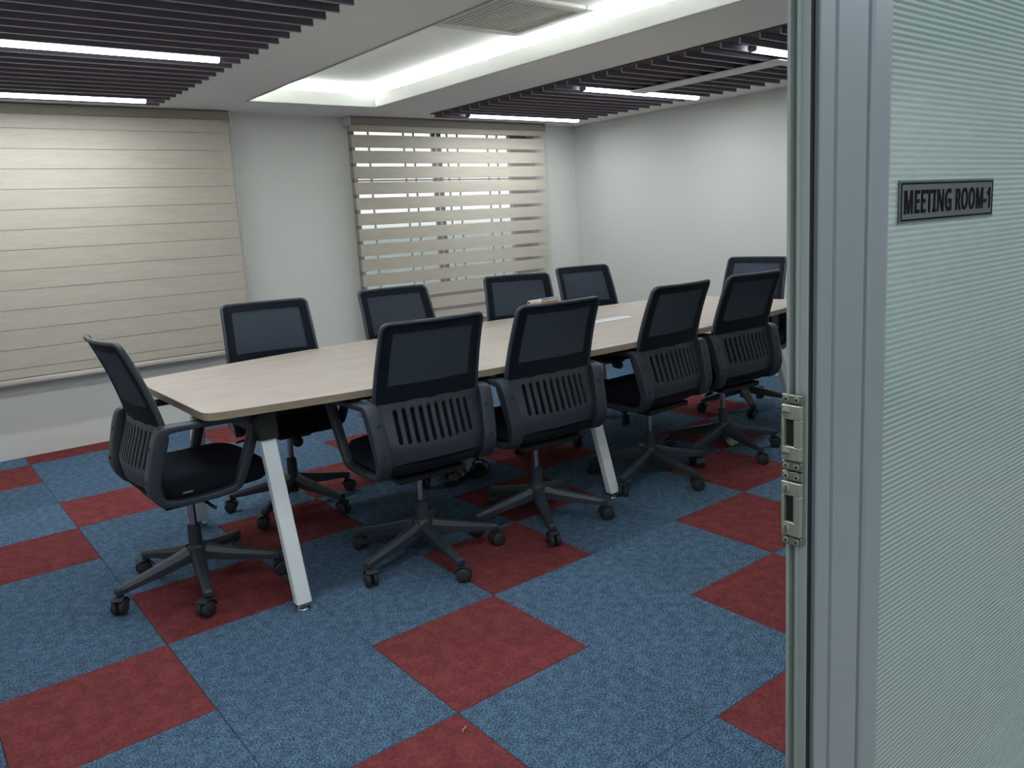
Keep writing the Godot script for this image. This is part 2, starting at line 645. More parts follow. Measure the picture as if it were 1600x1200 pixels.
func build_windows():
	var list := [[-1.0, 0.92, [-0.05]], [2.01, 3.94, [2.93]]]
	for k in 2:
		var x0: float = list[k][0]
		var x1: float = list[k][1]
		var y0 := 0.80
		var y1 := 2.165
		var z := ZB - 0.14
		var o := Node3D.new()
		o.name = "window_%d" % (k + 1)
		o.position = Vector3((x0 + x1) / 2, y0, z)
		add_child(o)
		tag(o, ["closed aluminium window behind the left blind", "aluminium sliding window with thin bars behind the striped blind"][k], "window")
		o.set_meta("kind", "structure")
		var w := x1 - x0
		var h := y1 - y0
		var st = flat()
		var f := 0.025
		var fl = [0.035, 0.115][k]
		var fr = [0.035, 0.20][k]
		span(st, Vector3(-w / 2, 0, -0.03), Vector3(-w / 2 + fl, h, 0.03), 0.002)
		span(st, Vector3(w / 2 - fr, 0, -0.03), Vector3(w / 2, h, 0.03), 0.002)
		span(st, Vector3(-w / 2 + fl, 0, -0.03), Vector3(w / 2 - fr, f, 0.03), 0.002)
		span(st, Vector3(-w / 2 + fl, h - f, -0.03), Vector3(w / 2 - fr, h, 0.03), 0.002)
		part("frame", st, M.alu_mid, o)
		var mx: float = list[k][2][0] - (x0 + x1) / 2
		st = flat()
		span(st, Vector3(mx - 0.045, f, -0.018), Vector3(mx - 0.012, h - f, 0.018), 0.002)
		span(st, Vector3(mx + 0.012, f, -0.018), Vector3(mx + 0.045, h - f, 0.018), 0.002)
		part("mullion", st, M.alu_dark, o)
		for q in [[-w / 2 + fl, mx - 0.045], [mx + 0.045, w / 2 - fr]]:
			part("pane", boxmesh(Vector3(q[1] - q[0], h - 2 * f, 0.005), 0.0, Vector3((q[0] + q[1]) / 2, h / 2, 0.0)), M.pane, o)
		# security bars outside the glass
		var bx := [2.30, 2.64, 2.74, 3.09, 3.20, 3.54, 3.65] if k == 1 else [-0.7, -0.36, 0.25, 0.6]
		for x in bx:
			part("bar", boxmesh(Vector3(0.014, h, 0.014), 0.002, Vector3(x - (x0 + x1) / 2, h / 2, -0.06)), M.alu_dark, o)
		part("cross_bar", boxmesh(Vector3(w, 0.014, 0.012), 0.002, Vector3(0, 0.935, -0.075)), M.alu_dark, o)

func build_blinds():
	for k in 2:
		var x0 = [-1.12, 1.985][k]
		var x1 = [1.025, 3.965][k]
		var w = x1 - x0
		var y_low := 0.485
		var label = ["wide cream zebra blind with its bands closed, left of the wall pier", "cream zebra blind with daylight showing between its bands, right of the wall pier"][k]
		var t = thing("zebra_blind", label, "blind", Vector3((x0 + x1) / 2, 0, -4.15), 0, "zebra blinds on the window wall")
		var st = flat()
		span(st, Vector3(-w / 2 - 0.005, 2.146, -0.085), Vector3(w / 2 + 0.005, H - 0.003, 0.045), 0.008)
		part("headrail", st, M.headrail, t)
		for s in [-1, 1]:
			part("end_cap", boxmesh(Vector3(0.012, 0.066, 0.136), 0.004, Vector3(s * (w / 2 + 0.0115), 2.175, -0.02)), M.white_metal, t)
		var pitch := 0.1227
		var n := 14
		for i in n:
			# gap centres: 2.086 - i * pitch
			var g = 2.086 - i * pitch
			var bh := 0.0937
			var top = g - 0.0145
			if k == 0:
				bh = 0.1190
				top = 1.694 + 0.1227 * 3 - i * pitch + bh
			var bot = top - bh
			var last = bot < y_low + 0.05
			if last:
				bh = top - (y_low + 0.045)
				bot = y_low + 0.045
				if bh < 0.015:
					break
			part("slat", boxmesh(Vector3(w, bh, 0.0022), 0.0, Vector3(0, top - bh / 2, 0.012)), M.band, t)
			# the rear sheet, and the sheer weave that joins the bands
			part("rear_slat", boxmesh(Vector3(w, 0.0937 if not last else bh, 0.0022), 0.0, Vector3(0, top - (0.0468 if not last else bh / 2) - (0.0 if k == 1 or last else 0.06), -0.030)), M.band, t)
			if last:
				break
			part("sheer", boxmesh(Vector3(w, pitch - bh, 0.0010), 0.0, Vector3(0, bot - (pitch - bh) / 2, 0.012)), M.sheer, t)
		st = flat()
		for zz in [-0.030, 0.012]:
			span(st, Vector3(-w / 2, 2.086 + (0.0145 if k == 1 else 0.0990), zz - 0.001), Vector3(w / 2, 2.15 if k == 1 else 2.19, zz + 0.001))
		part("top_band", st, M.band, t)
		st = smooth()
		var pr = rounded(0.028, 0.042, 0.013, 3)
		sweep(st, [Vector3(-w / 2, y_low + 0.021, 0.0), Vector3(w / 2, y_low + 0.021, 0.0)], pr, Vector3(0, 0, 1))
		part("bottom_rail", st, M.bottom_rail, t)
		st = flat()
		for x in [0.0, 0.018]:
			span(st, Vector3(w / 2 + 0.022 + x, 0.62, 0.008), Vector3(w / 2 + 0.0245 + x, 2.145, 0.0105))
		part("pull_chain", st, M.white_metal, t)
		st = smooth()
		lathe(st, [Vector2(0, 0), Vector2(0.012, 0.006), Vector2(0.014, 0.03), Vector2(0.008, 0.055), Vector2(0, 0.06)], Vector3(w / 2 + 0.032, 0.575, 0.009), Basis(), 12)
		part("chain_weight", st, M.white_metal, t)

# ------------------------------------------------------------------ doorway and glass partition
func build_partition():
	var zf := ZF - 0.045
	var dx0 := -1.42      # other side of the doorway
	var dx1 := -0.29
	var gx := -0.126      # edge of the glass
	var st = flat()
	span(st, Vector3(XL - 0.2, 0, zf), Vector3(dx0, 2.62, ZF))
	span(st, Vector3(-3.2, 0, zf), Vector3(XL - 0.2, 2.62, ZF))
	span(st, Vector3(dx0, 2.10, zf), Vector3(1.42, 2.62, ZF))
	span(st, Vector3(1.42, 0, zf), Vector3(6.2, 2.62, ZF))
	struct("wall_front", "partition between meeting room and corridor, beyond the doorway", "wall", st, M.wall)
	# frame post beside the opening: stepped profile, extruded
	var o := Node3D.new()
	o.name = "door_1"
	o.position = Vector3(dx1, 0, ZF)
	add_child(o)
	tag(o, "grey aluminium door frame post with a grooved edge, beside the striped glass", "door frame")
	o.set_meta("kind", "structure")
	var top := 2.10
	# grooved edge facing the opening (profile in x, z relative to the front corner)
	var prof := [Vector2(0.0024, -0.0008), Vector2(0.0012, -0.0008), Vector2(0.0012, -0.0104), Vector2(0.0, -0.0107), Vector2(0.0, -0.0150), Vector2(0.0085, -0.0152), Vector2(0.0085, -0.0226), Vector2(0.0, -0.0228), Vector2(0.0, -0.0268), Vector2(0.0120, -0.0268), Vector2(0.0120, -0.0120), Vector2(0.0024, -0.0118)]
	st = flat()
	upright(st, prof, 0.0, top)
	part("jamb", st, M.alu_jamb, o)
	st = flat()
	span(st, Vector3(0.0026, 0, -0.0112), Vector3(0.0126, top, -0.0016))
	part("gasket", st, M.gasket, o)
	# stile with a shallow groove
	var a := 0.0128
	var s0 = gx - dx1
	prof = [Vector2(a, 0.0), Vector2(a, 0.003), Vector2(a + 0.0015, 0.0045), Vector2(0.0405, 0.0045), Vector2(0.0425, 0.0015), Vector2(0.0445, 0.0015), Vector2(0.0465, 0.0055), Vector2(0.107, 0.0055), Vector2(0.1085, 0.001), Vector2(0.1145, 0.001), Vector2(0.116, 0.0050), Vector2(0.122, 0.0062), Vector2(s0 - 0.004, 0.0062), Vector2(s0, 0.003), Vector2(s0, -0.012), Vector2(0.03, -0.012), Vector2(0.03, -0.0035), Vector2(a, -0.0035)]
	st = flat()
	upright(st, prof, 0.0, top)
	part("stile", st, M.alu, o)
	st = flat()
	span(st, Vector3(0.0305, 0, -0.045), Vector3(s0, top, -0.0125), 0.001)
	part("back_cover", st, M.alu, o)
	# glass panel
	var g := Node3D.new()
	g.name = "window_3"
	g.position = Vector3(gx, 0, ZF)
	add_child(g)
	tag(g, "large glass partition panel with fine frosted horizontal stripes", "glass panel")
	g.set_meta("kind", "structure")
	var w := 1.42 - gx
	st = flat()
	span(st, Vector3(0, 0, -0.04), Vector3(w, 0.10, 0.004), 0.003)
	span(st, Vector3(0, 2.02, -0.04), Vector3(w, 2.0995, 0.004), 0.003)
	span(st, Vector3(w - 0.09, 0.10, -0.04), Vector3(w, 2.02, 0.004), 0.003)
	part("frame", st, M.alu, g)
	st = SurfaceTool.new()
	st.begin(Mesh.PRIMITIVE_TRIANGLES)
	st.set_smooth_group(-1)
	var P := 0.0074
	var y0 := 0.10
	var y1 := 2.02
	var x1 := w - 0.09
	for zz in [-0.002, -0.008]:
		var pts := [Vector3(0.0, y0, zz), Vector3(x1, y0, zz), Vector3(x1, y1, zz), Vector3(0.0, y1, zz)]
		var ids := [0, 2, 1, 0, 3, 2] if zz > -0.005 else [0, 1, 2, 0, 2, 3]
		if zz < -0.005:
			continue
		for i in ids:
			st.set_uv(Vector2(pts[i].x / P, pts[i].y / P))
			st.add_vertex(pts[i])
	part("striped_film", st, M.frosted, g)
	part("pane", boxmesh(Vector3(x1, y1 - y0, 0.005), 0.0, Vector3(x1 / 2, (y0 + y1) / 2, -0.006)), M.pane, g)
	# lock keeps on the jamb
	for k in 2:
		strike_plate(k, Vector3(dx1, [1.0405, 0.9495][k], ZF - 0.0135))
	# sign on the glass
	var sx0 := -0.0925
	var sx1 := 0.182
	var sg = thing("door_sign", "dark metal nameplate reading MEETING ROOM-1 on the striped glass", "sign", Vector3((sx0 + sx1) / 2, 1.3105, ZF))
	var sw = sx1 - sx0
	part("plate", boxmesh(Vector3(sw, 0.0525, 0.003), 0.0008, Vector3(0, 0.02625, 0.0)), M.sign, sg)
	st = flat()
	var ins := 0.0028
	var bw := 0.0022
	for s in [-1, 1]:
		span(st, Vector3(s * (sw / 2 - ins), ins, 0.0015), Vector3(s * (sw / 2 - ins - bw), 0.0525 - ins, 0.0019))
	span(st, Vector3(-sw / 2 + ins + bw, ins, 0.0015), Vector3(sw / 2 - ins - bw, ins + bw, 0.0019))
	span(st, Vector3(-sw / 2 + ins + bw, 0.0525 - ins - bw, 0.0015), Vector3(sw / 2 - ins - bw, 0.0525 - ins, 0.0019))
	part("border", st, M.sign_black, sg)
	var tm := TextMesh.new()
	tm.text = "MEETING ROOM-1"
	var fnt := SystemFont.new()
	fnt.font_names = PackedStringArray(["Droid Sans"])
	fnt.font_weight = 700
	tm.font = fnt
	tm.font_size = 64
	tm.pixel_size = 0.001
	tm.depth = 0.001
	var txt = part("lettering", tm, M.sign_black, sg)
	var bb = tm.get_aabb()
	txt.scale = Vector3((sw - 0.022) / bb.size.x, 0.0295 / bb.size.y, 0.6)
	txt.position = Vector3(-bb.get_center().x * txt.scale.x, 0.02625 - bb.get_center().y * txt.scale.y, 0.0019)

func upright(st, prof, y0, y1):
	# a vertical extrusion of an (x, z) outline
	var p := PackedVector2Array(prof)
	if not Geometry2D.is_polygon_clockwise(p):
		p.reverse()
	var n = p.size()
	for i in n:
		var a = p[i]
		var b = p[(i + 1) % n]
		quad(st, Vector3(b.x, y0, b.y), Vector3(a.x, y0, a.y), Vector3(a.x, y1, a.y), Vector3(b.x, y1, b.y))
	var ids := Geometry2D.triangulate_polygon(p)
	for i in range(0, ids.size(), 3):
		for y in [y0, y1]:
			face(st, [Vector3(p[ids[i]].x, y, p[ids[i]].y), Vector3(p[ids[i + 1]].x, y, p[ids[i + 1]].y), Vector3(p[ids[i + 2]].x, y, p[ids[i + 2]].y)], Vector3(p[0].x, (y0 + y1) / 2, p[0].y))

func strike_plate(k, at):
	# lies on the jamb's edge and faces the opening (-x); z across, y along
	var t = thing("strike_plate", ["upper grey metal lock keep screwed to the door frame edge", "lower grey metal lock keep with slotted screws on the door frame edge"][k], "lock keep", at, 0, "lock keeps on the door frame")
	var h := 0.0895
	var zc := -0.003
	var zw := 0.0125
	var st = flat()
	# body with a window: four bars
	var b0 := 0.012
	var b1 := h - 0.012
	var x0 := -0.0075
	span(st, Vector3(x0, b0, zc - zw), Vector3(-0.0004, b0 + 0.017, zc + zw), 0.0012)
	span(st, Vector3(x0, b1 - 0.017, zc - zw), Vector3(-0.0004, b1, zc + zw), 0.0012)
	span(st, Vector3(x0, b0 + 0.0165, zc - zw), Vector3(-0.0004, b1 - 0.0165, zc - zw + 0.0042), 0.0008)
	span(st, Vector3(x0, b0 + 0.0165, zc + 0.0035), Vector3(-0.0004, b1 - 0.0165, zc + zw), 0.0008)
	part("body", st, M.strike, t)
	st = flat()
	span(st, Vector3(-0.002, b0 + 0.0172, zc - zw + 0.0044), Vector3(-0.0005, b1 - 0.0172, zc + 0.0033))
	for q in 3:
		span(st, Vector3(-0.003, b0 + 0.0172, zc - zw + 0.0056 + q * 0.0034), Vector3(-0.002, b1 - 0.0172, zc - zw + 0.0068 + q * 0.0034))
	part("bolt_slot", st, M.strike_hole_shade, t)
	for e in 2:
		var y = [0.0055, h - 0.0055][e]
		st = flat()
		box(st, Vector3(-0.003, y, zc), Vector3(0.005, 0.0105, zw * 2 + 0.001), 0.001)
		var end = part("end_block", st, M.strike_shade, t)
		for s in [-1, 1]:
			st = smooth()
			var bas := Basis(Vector3(0, 0, 1), PI / 2)
			lathe(st, [Vector2(0.0036, 0.0), Vector2(0.0036, 0.001), Vector2(0.0030, 0.0014), Vector2(0.0018, 0.0014)], Vector3(-0.0055, y, zc + s * 0.0068), bas, 14)
			var sc = part("screw", st, M.strike, end)
			st = smooth()
			lathe(st, [Vector2(0.0018, 0.0010), Vector2(0.0, 0.0010)], Vector3(-0.0055, y, zc + s * 0.0068), bas, 12)
			part("screw_hole_shade", st, M.strike_hole_shade, t)  # flat dark disc painted as the shade in the screw head
		st = smooth()
		lathe(st, [Vector2(0.0056, 0.0), Vector2(0.0056, 0.0008), Vector2(0.0050, 0.0013), Vector2(0.0, 0.0013)], Vector3(x0 - 0.0001, [b0 + 0.0085, b1 - 0.0085][e], zc - zw + 0.0075), Basis(Vector3(0, 0, 1), PI / 2), 18)
		var cap = part("adjusting_screw", st, M.strike, t)
		var sl := Vector3(0.0003, 0.0012, 0.0088) if k == 0 else Vector3(0.0003, 0.0088, 0.0012)
		part("screw_slot_shade", boxmesh(sl, 0.0, Vector3(x0 - 0.00155, [b0 + 0.0085, b1 - 0.0085][e], zc - zw + 0.0075)), M.strike_hole_shade, cap)

# ------------------------------------------------------------------ slatted ceiling panels with tube lights
func build_slat_panels():
	for k in 2:
		var x0 = [-1.19, 2.535][k]
		var x1 = [0.485, 4.0][k]
		var s0 = [x0, x0 + 0.025][k]
		var w = x1 - s0
		var t = thing("slat_panel", ["dark brown slatted ceiling panel over the near left end of the table", "dark brown slatted ceiling panel by the far right wall"][k], "ceiling panel", Vector3(0, H, 0), 0, "slatted ceiling panels")
		var z_first := -3.80
		var pitch := 0.1205
		var n := 39
		part("backing", boxmesh(Vector3(x1 - x0, 0.006, pitch * (n - 1) + 0.06), 0.0, Vector3((x0 + x1) / 2, -0.0033, z_first + pitch * (n - 1) / 2)), M.slat_back, t)
		var sm = boxmesh(Vector3(w - 0.002, 0.026, 0.0125), 0.001)
		var es = flat()
		box(es, Vector3(0, -0.0142, 0), Vector3(w, 0.0024, 0.013), 0.0006)
		box(es, Vector3(-w / 2 + 0.0005, 0, 0), Vector3(0.0025, 0.026, 0.013), 0.0006)
		box(es, Vector3(w / 2 - 0.0005, 0, 0), Vector3(0.0025, 0.026, 0.013), 0.0006)
		es.generate_normals()
		var em = es.commit()
		for i in n:
			var o = part("slat", sm, M.slat, t)
			o.position = Vector3(s0 + w / 2, -0.0195, z_first + i * pitch)
			part("edge_band", em, M.slat_edge, o)
		for i in (4 if k == 0 else 3):  # left panel has an unseen fourth row, added to light the near chairs
			var z = z_first + pitch * ([1, 12, 23, 35][i] + 0.5)
			var a = [-0.83, 2.745][k]
			var where = ["in the row nearest the windows", "in the second row from the windows", "in the third row from the windows", "unseen added row nearest the doorway"][i]
			tube_light(Vector3(a + 0.6, 2.180, z), "slim white linear light under the %s slatted panel, %s" % [["left", "right"][k], where])

func tube_light(at, label):
	var t = thing("tube_light", label, "ceiling light", at, 0, "linear lights under the slatted panels")
	var st = smooth()
	var pr = rounded(0.050, 0.040, 0.018, 4)
	sweep(st, [Vector3(-0.585, 0, 0), Vector3(0.585, 0, 0)], pr, Vector3(0, 0, 1))
	part("diffuser", st, M.glow, t)
	for s in [-1, 1]:
		st = smooth()
		sweep(st, [Vector3(s * 0.585, 0, 0), Vector3(s * 0.60, 0, 0)] if s > 0 else [Vector3(-0.60, 0, 0), Vector3(-0.585, 0, 0)], pr, Vector3(0, 0, 1))
		part("end_cap", st, M.tube_cap, t)
	area_light("tube_glow", at + Vector3(0, -0.0225, 0), Vector3(-PI / 2, 0, 0), Vector2(1.16, 0.045), TUBE_E, Color(0.97, 0.99, 1.0))

# ------------------------------------------------------------------ table
func build_table():
	var cx := 1.565
	var cz := -1.49
	var L := 1.845
	var t = thing("conference_table", "long boat-shaped conference table with pale wood top and white splayed legs", "table", Vector3(cx, 0, cz))
	var pts := []
	var hw = func(x): return 0.655 - 0.185 * (x / L) * (x / L)
	# outline with rounded corners
	var raw := []
	for i in 25:
		var x = -L + 2 * L * i / 24.0
		raw.append(Vector2(x, hw.call(x)))
	for i in 25:
		var x = L - 2 * L * i / 24.0
		raw.append(Vector2(x, -hw.call(x)))
	var r := 0.05
	for i in raw.size():
		var corner = i == 0 or i == 24 or i == 25 or i == 49
		if not corner:
			pts.append(raw[i])
			continue
		var p = raw[i]
		var a = p + (raw[(i - 1 + 50) % 50] - p).normalized() * r
		var b = p + (raw[(i + 1) % 50] - p).normalized() * r
		for k in 5:
			var u = k / 4.0
			pts.append(a.lerp(p, u).lerp(p.lerp(b, u), u))
	var st = flat()
	prism(st, pts, 0.7465, 0.75, 0.0012)
	part("tabletop", st, M.wood, t)
	st = flat()
	prism(st, pts, 0.722, 0.7464)
	part("edge_core", st, M.edge, t)
	# beams
	for z in [-0.22, 0.22]:
		st = flat()
		span(st, Vector3(-1.66, 0.672, z - 0.025), Vector3(1.66, 0.7215, z + 0.025), 0.003)
		part("beam", st, M.black_metal, t)
	for x in [-1.62, -0.04, 1.53]:
		st = flat()
		span(st, Vector3(x - 0.03, 0.62, -0.40), Vector3(x + 0.03, 0.6715, 0.40), 0.004)
		part("crossbar", st, M.black_metal, t)
		for s in [-1, 1]:
			# black casting at the top of the leg
			st = flat()
			var pr := []
			for q in [[0.36, 0.17, 0.715], [0.42, 0.185, 0.64], [0.415, 0.30, 0.605]]:
				pass
			casting(st, x, s)
			var cst = part("bracket", st, M.black_metal, t)
			st = flat()
			leg_bar(st, Vector3(x, 0.615, s * 0.405), Vector3(x, 0.028, s * 0.585), 0.056, 0.038)
			var lg = part("leg", st, M.silver, t)
			st = smooth()
			lathe(st, [Vector2(0.007, 0.010), Vector2(0.007, 0.030)], Vector3(x, 0, s * 0.583), Basis(), 10)
			lathe(st, [Vector2(0, 0.0), Vector2(0.024, 0.0), Vector2(0.026, 0.004), Vector2(0.018, 0.009), Vector2(0.007, 0.011)], Vector3(x, 0, s * 0.583), Basis(), 20)
			part("leveling_foot", st, M.chrome, lg)
	# cable flap
	st = flat()
	span(st, Vector3(2.00 - cx, 0.7502, -1.553 - cz), Vector3(2.30 - cx, 0.7530, -1.473 - cz), 0.001)
	var fl = part("cable_flap", st, M.silver, t)
	st = flat()
	span(st, Vector3(2.02 - cx, 0.7531, -1.520 - cz), Vector3(2.28 - cx, 0.7534, -1.512 - cz))
	part("flap_slot", st, M.alu_dark, fl)
	# under-top cable tray
	st = flat()
	span(st, Vector3(-1.2, 0.60, -0.09), Vector3(1.2, 0.612, 0.09), 0.002)
	for s in [-1, 1]:
		span(st, Vector3(-1.2, 0.612, s * 0.09 - 0.003), Vector3(1.2, 0.6195, s * 0.09 + 0.003))
	part("cable_tray", st, M.black_metal, t)

func casting(st, x, s):
	var w := 0.034
	var o := [Vector2(0.23, 0.7215), Vector2(0.40, 0.7215), Vector2(0.43, 0.70), Vector2(0.438, 0.607), Vector2(0.383, 0.600), Vector2(0.36, 0.645), Vector2(0.27, 0.69)]
	var c := Vector3(x, 0.68, s * 0.37)
	for i in o.size():
		var a = o[i]
		var b = o[(i + 1) % o.size()]
		face(st, [Vector3(x - w, a.y, s * a.x), Vector3(x - w, b.y, s * b.x), Vector3(x + w, b.y, s * b.x), Vector3(x + w, a.y, s * a.x)], c)
	var ids := Geometry2D.triangulate_polygon(PackedVector2Array(o))
	for i in range(0, ids.size(), 3):
		for e in [-1, 1]:
			face(st, [Vector3(x + e * w, o[ids[i]].y, s * o[ids[i]].x), Vector3(x + e * w, o[ids[i + 1]].y, s * o[ids[i + 1]].x), Vector3(x + e * w, o[ids[i + 2]].y, s * o[ids[i + 2]].x)], c)

func leg_bar(st, a, b, w, d):
	# a bar from a down to b, ends cut level
	var bev := 0.004
	var ring := [Vector2(-w / 2 + bev, -d / 2), Vector2(w / 2 - bev, -d / 2), Vector2(w / 2, -d / 2 + bev), Vector2(w / 2, d / 2 - bev), Vector2(w / 2 - bev, d / 2), Vector2(-w / 2 + bev, d / 2), Vector2(-w / 2, d / 2 - bev), Vector2(-w / 2, -d / 2 + bev)]
	var c = (a + b) / 2
	for i in 8:
		var p = ring[i]
		var q = ring[(i + 1) % 8]
		face(st, [a + Vector3(p.x, 0, p.y), a + Vector3(q.x, 0, q.y), b + Vector3(q.x, 0, q.y), b + Vector3(p.x, 0, p.y)], c)
	for e in [a, b]:
		var pts := []
		for p in ring:
			pts.append(e + Vector3(p.x, 0, p.y))
		face(st, pts, c)

# ------------------------------------------------------------------ chairs
func back_z(y):
	# depth of the mesh back at height y
	var t = clampf((y - 0.66) / 0.35, 0.0, 1.0)
	return 0.135 + 0.065 * t + 0.050 * t * t

func back_pt(u, y, off = 0.0):
	# u from -1 to 1 across; edges come a little forward
	var t = clampf((y - 0.66) / 0.35, 0.0, 1.0)
	var hw = lerpf(0.222, 0.207, t)
	return Vector3(u * hw, y, back_z(y) + 0.012 - 0.030 * u * u + off)

func lumbar_z(y):
	var k := [[0.44, 0.170], [0.48, 0.196], [0.53, 0.200], [0.60, 0.180], [0.66, 0.158], [0.715, 0.150]]
	for i in k.size() - 1:
		if y <= k[i + 1][0]:
			var t = clampf((y - k[i][0]) / (k[i + 1][0] - k[i][0]), 0, 1)
			t = t * t * (3 - 2 * t) * 0.4 + t * 0.6
			return lerpf(k[i][1], k[i + 1][1], t)
	return k[-1][1]

func make_chair():
	var t = thing("office_chair", "", "chair", Vector3.ZERO, 0.0, "black mesh office chairs round the table")
	# seat cushion: a domed slab with a rounded front
	var st = smooth()
	var nu := 14
	var nv := 14
	var topg := []
	for i in nu + 1:
		var col := []
		for j in nv + 1:
			var u = i / float(nu) * 2 - 1
			var v = j / float(nv) * 2 - 1
			# squircle outline
			var k = pow(pow(absf(u), 5.0) + pow(absf(v), 5.0), 0.2)
			var m = maxf(absf(u), absf(v))
			var f = m / k if k > 0.0001 else 1.0
			var x = u * f * 0.238
			var z = -0.045 - v * f * 0.235
			col.append([x, z, m])
		topg.append(col)
	for i in nu:
		for j in nv:
			var P = func(a, b, top):
				var q = topg[a][b]
				var e = q[2]
				var round_ = 1.0 - pow(e, 6.0)
				var front = clampf((-q[1] - 0.16) / 0.12, 0.0, 1.0)
				var y = 0.452 + 0.058 * sqrt(maxf(round_, 0.0)) - 0.022 * front * front
				if not top:
					y = 0.452 - 0.044 * sqrt(maxf(round_, 0.0)) - 0.004 * front
				return Vector3(q[0], y, q[1])
			quad(st, P.call(i, j, true), P.call(i + 1, j, true), P.call(i + 1, j + 1, true), P.call(i, j + 1, true))
			quad(st, P.call(i, j, false), P.call(i, j + 1, false), P.call(i + 1, j + 1, false), P.call(i + 1, j, false))
	part("seat", st, M.fabric, t)
	# mesh back frame
	st = smooth()
	var loop := []
	var cr := 0.14
	var ring := []
	for q in 4:
		for i in 5:
			var a = PI / 2 * (q + i / 4.0)
			var cxq = (1.0 - cr * 0.8) * (1 if q == 0 or q == 3 else -1)
			var cyq = (1.0 - cr) * (1 if q < 2 else -1)
			ring.append(Vector2(cxq + cr * 0.8 * cos(a), cyq + cr * sin(a)))
		var nxt = q
		var a0 = ring[-1]
		var a1 = Vector2.ZERO
		if q == 0: a1 = Vector2(-(1.0 - cr * 0.8), 1.0)
		if q == 1: a1 = Vector2(-1.0, -(1.0 - cr))
		if q == 2: a1 = Vector2(1.0 - cr * 0.8, -1.0)
		if q == 3: a1 = Vector2(1.0, 1.0 - cr)
		for i in range(1, 6):
			ring.append(a0.lerp(a1, i / 6.0))
	for p in ring:
		loop.append(back_pt(p.x, 0.838 + p.y * 0.164))
	sweep(st, loop, rounded(0.020, 0.014, 0.006, 2), Vector3(0, 0, 1), true)
	part("back_frame", st, M.plastic, t)
	# mesh cloth
	st = smooth()
	var grid := []
	for i in 11:
		var col := []
		for j in 11:
			col.append(back_pt(lerpf(-0.985, 0.985, i / 10.0), lerpf(0.682, 0.996, j / 10.0), 0.001))
		grid.append(col)
	shell(st, grid, 0.002)
	part("back_mesh", st, M.mesh_cloth, t)
	# doubled cloth round the edge
	st = smooth()
	var us := [-0.985, -0.80, -0.5, 0.0, 0.5, 0.80, 0.985]
	var vs := [0.682, 0.765, 0.85, 0.93, 0.966, 0.996]
	grid = []
	for u in us:
		var col := []
		for v in vs:
			col.append(back_pt(u, v, 0.004))
		grid.append(col)
	shell(st, grid, 0.010, func(i, j): return i >= 1 and i <= 4 and j >= 1 and j <= 3)
	part("mesh_border", st, M.fabric, t)
	# slotted lumbar panel
	st = smooth()
	var cols := []     # [x, slot phase or null]
	var slots := 10
	var sp := 0.0335
	var sw := 0.0170
	cols.append([-0.225, -1.0, false])
	cols.append([-0.195, -1.0, false])
	for s in slots:
		var c = (s - (slots - 1) / 2.0) * sp
		for q in 5:
			cols.append([c + (q / 4.0 - 0.5) * sw, (q / 4.0 - 0.5) * 2.0, q < 4])
	cols.append([0.195, -1.0, false])
	cols.append([0.225, -1.0, false])
	grid = []
	for c in cols:
		var x = c[0]
		var arch = 0.014 * (1.0 - pow(x / 0.2, 2.0))
		var ytop = 0.700 + arch
		var ybot = 0.472 - 0.03 * pow(absf(x) / 0.225, 6.0)
		var s1 = 0.668 + arch
		var s0 = 0.545 - 0.006 * (1.0 - pow(x / 0.17, 2.0))
		var r = sw / 2
		var e = r * (1.0 - sqrt(maxf(0.0, 1.0 - c[1] * c[1])))
		if absf(x) > 0.18: e = r
		var ys := [ybot, (ybot + s0) / 2, s0 - 0.012, s0 + e, lerpf(s0, s1, 0.35), lerpf(s0, s1, 0.7), s1 - e, s1 + 0.010, ytop]
		var col := []
		for y in ys:
			col.append(Vector3(x, y, lumbar_z(y) + 0.006 - 0.62 * x * x))
		grid.append(col)
	shell(st, grid, 0.012, func(i, j): return cols[i][2] and j >= 3 and j <= 5)
	part("lumbar_panel", st, M.plastic, t)
	# dark sheet added behind the slots so they look dark
	st = smooth()
	grid = []
	for i in 9:
		var col := []
		for j in 6:
			var x = lerpf(-0.185, 0.185, i / 8.0)
			var y = lerpf(0.50, 0.69, j / 5.0)
			col.append(Vector3(x, y, lumbar_z(y) - 0.020 - 0.62 * x * x))
		grid.append(col)
	shell(st, grid, 0.004)
	part("slot_backing", st, M.fabric, t)
	# arm loops
	for s in [-1, 1]:
		st = smooth()
		var key := [   # point, width across, thickness
			[Vector3(0.222, 0.424, 0.138), 0.048, 0.024], [Vector3(0.224, 0.436, 0.164), 0.052, 0.030], [Vector3(0.227, 0.490, 0.186), 0.056, 0.040], [Vector3(0.233, 0.570, 0.172), 0.056, 0.046], [Vector3(0.240, 0.650, 0.150), 0.054, 0.050],
			[Vector3(0.244, 0.682, 0.138), 0.054, 0.044], [Vector3(0.246, 0.692, 0.118), 0.054, 0.026], [Vector3(0.256, 0.694, 0.060), 0.054, 0.022], [Vector3(0.272, 0.690, -0.125), 0.052, 0.022], [Vector3(0.271, 0.680, -0.166), 0.046, 0.026],
			[Vector3(0.268, 0.650, -0.176), 0.038, 0.034], [Vector3(0.258, 0.530, -0.138), 0.034, 0.036], [Vector3(0.249, 0.462, -0.112), 0.036, 0.034], [Vector3(0.240, 0.428, -0.088), 0.042, 0.026], [Vector3(0.228, 0.416, 0.010), 0.044, 0.024], [Vector3(0.223, 0.417, 0.095), 0.046, 0.024]]
		var pts := []
		for q in key:
			pts.append(q[0] * Vector3(s, 1, 1))
		var path = smooth_path(pts, 3, true)
		var profs := []
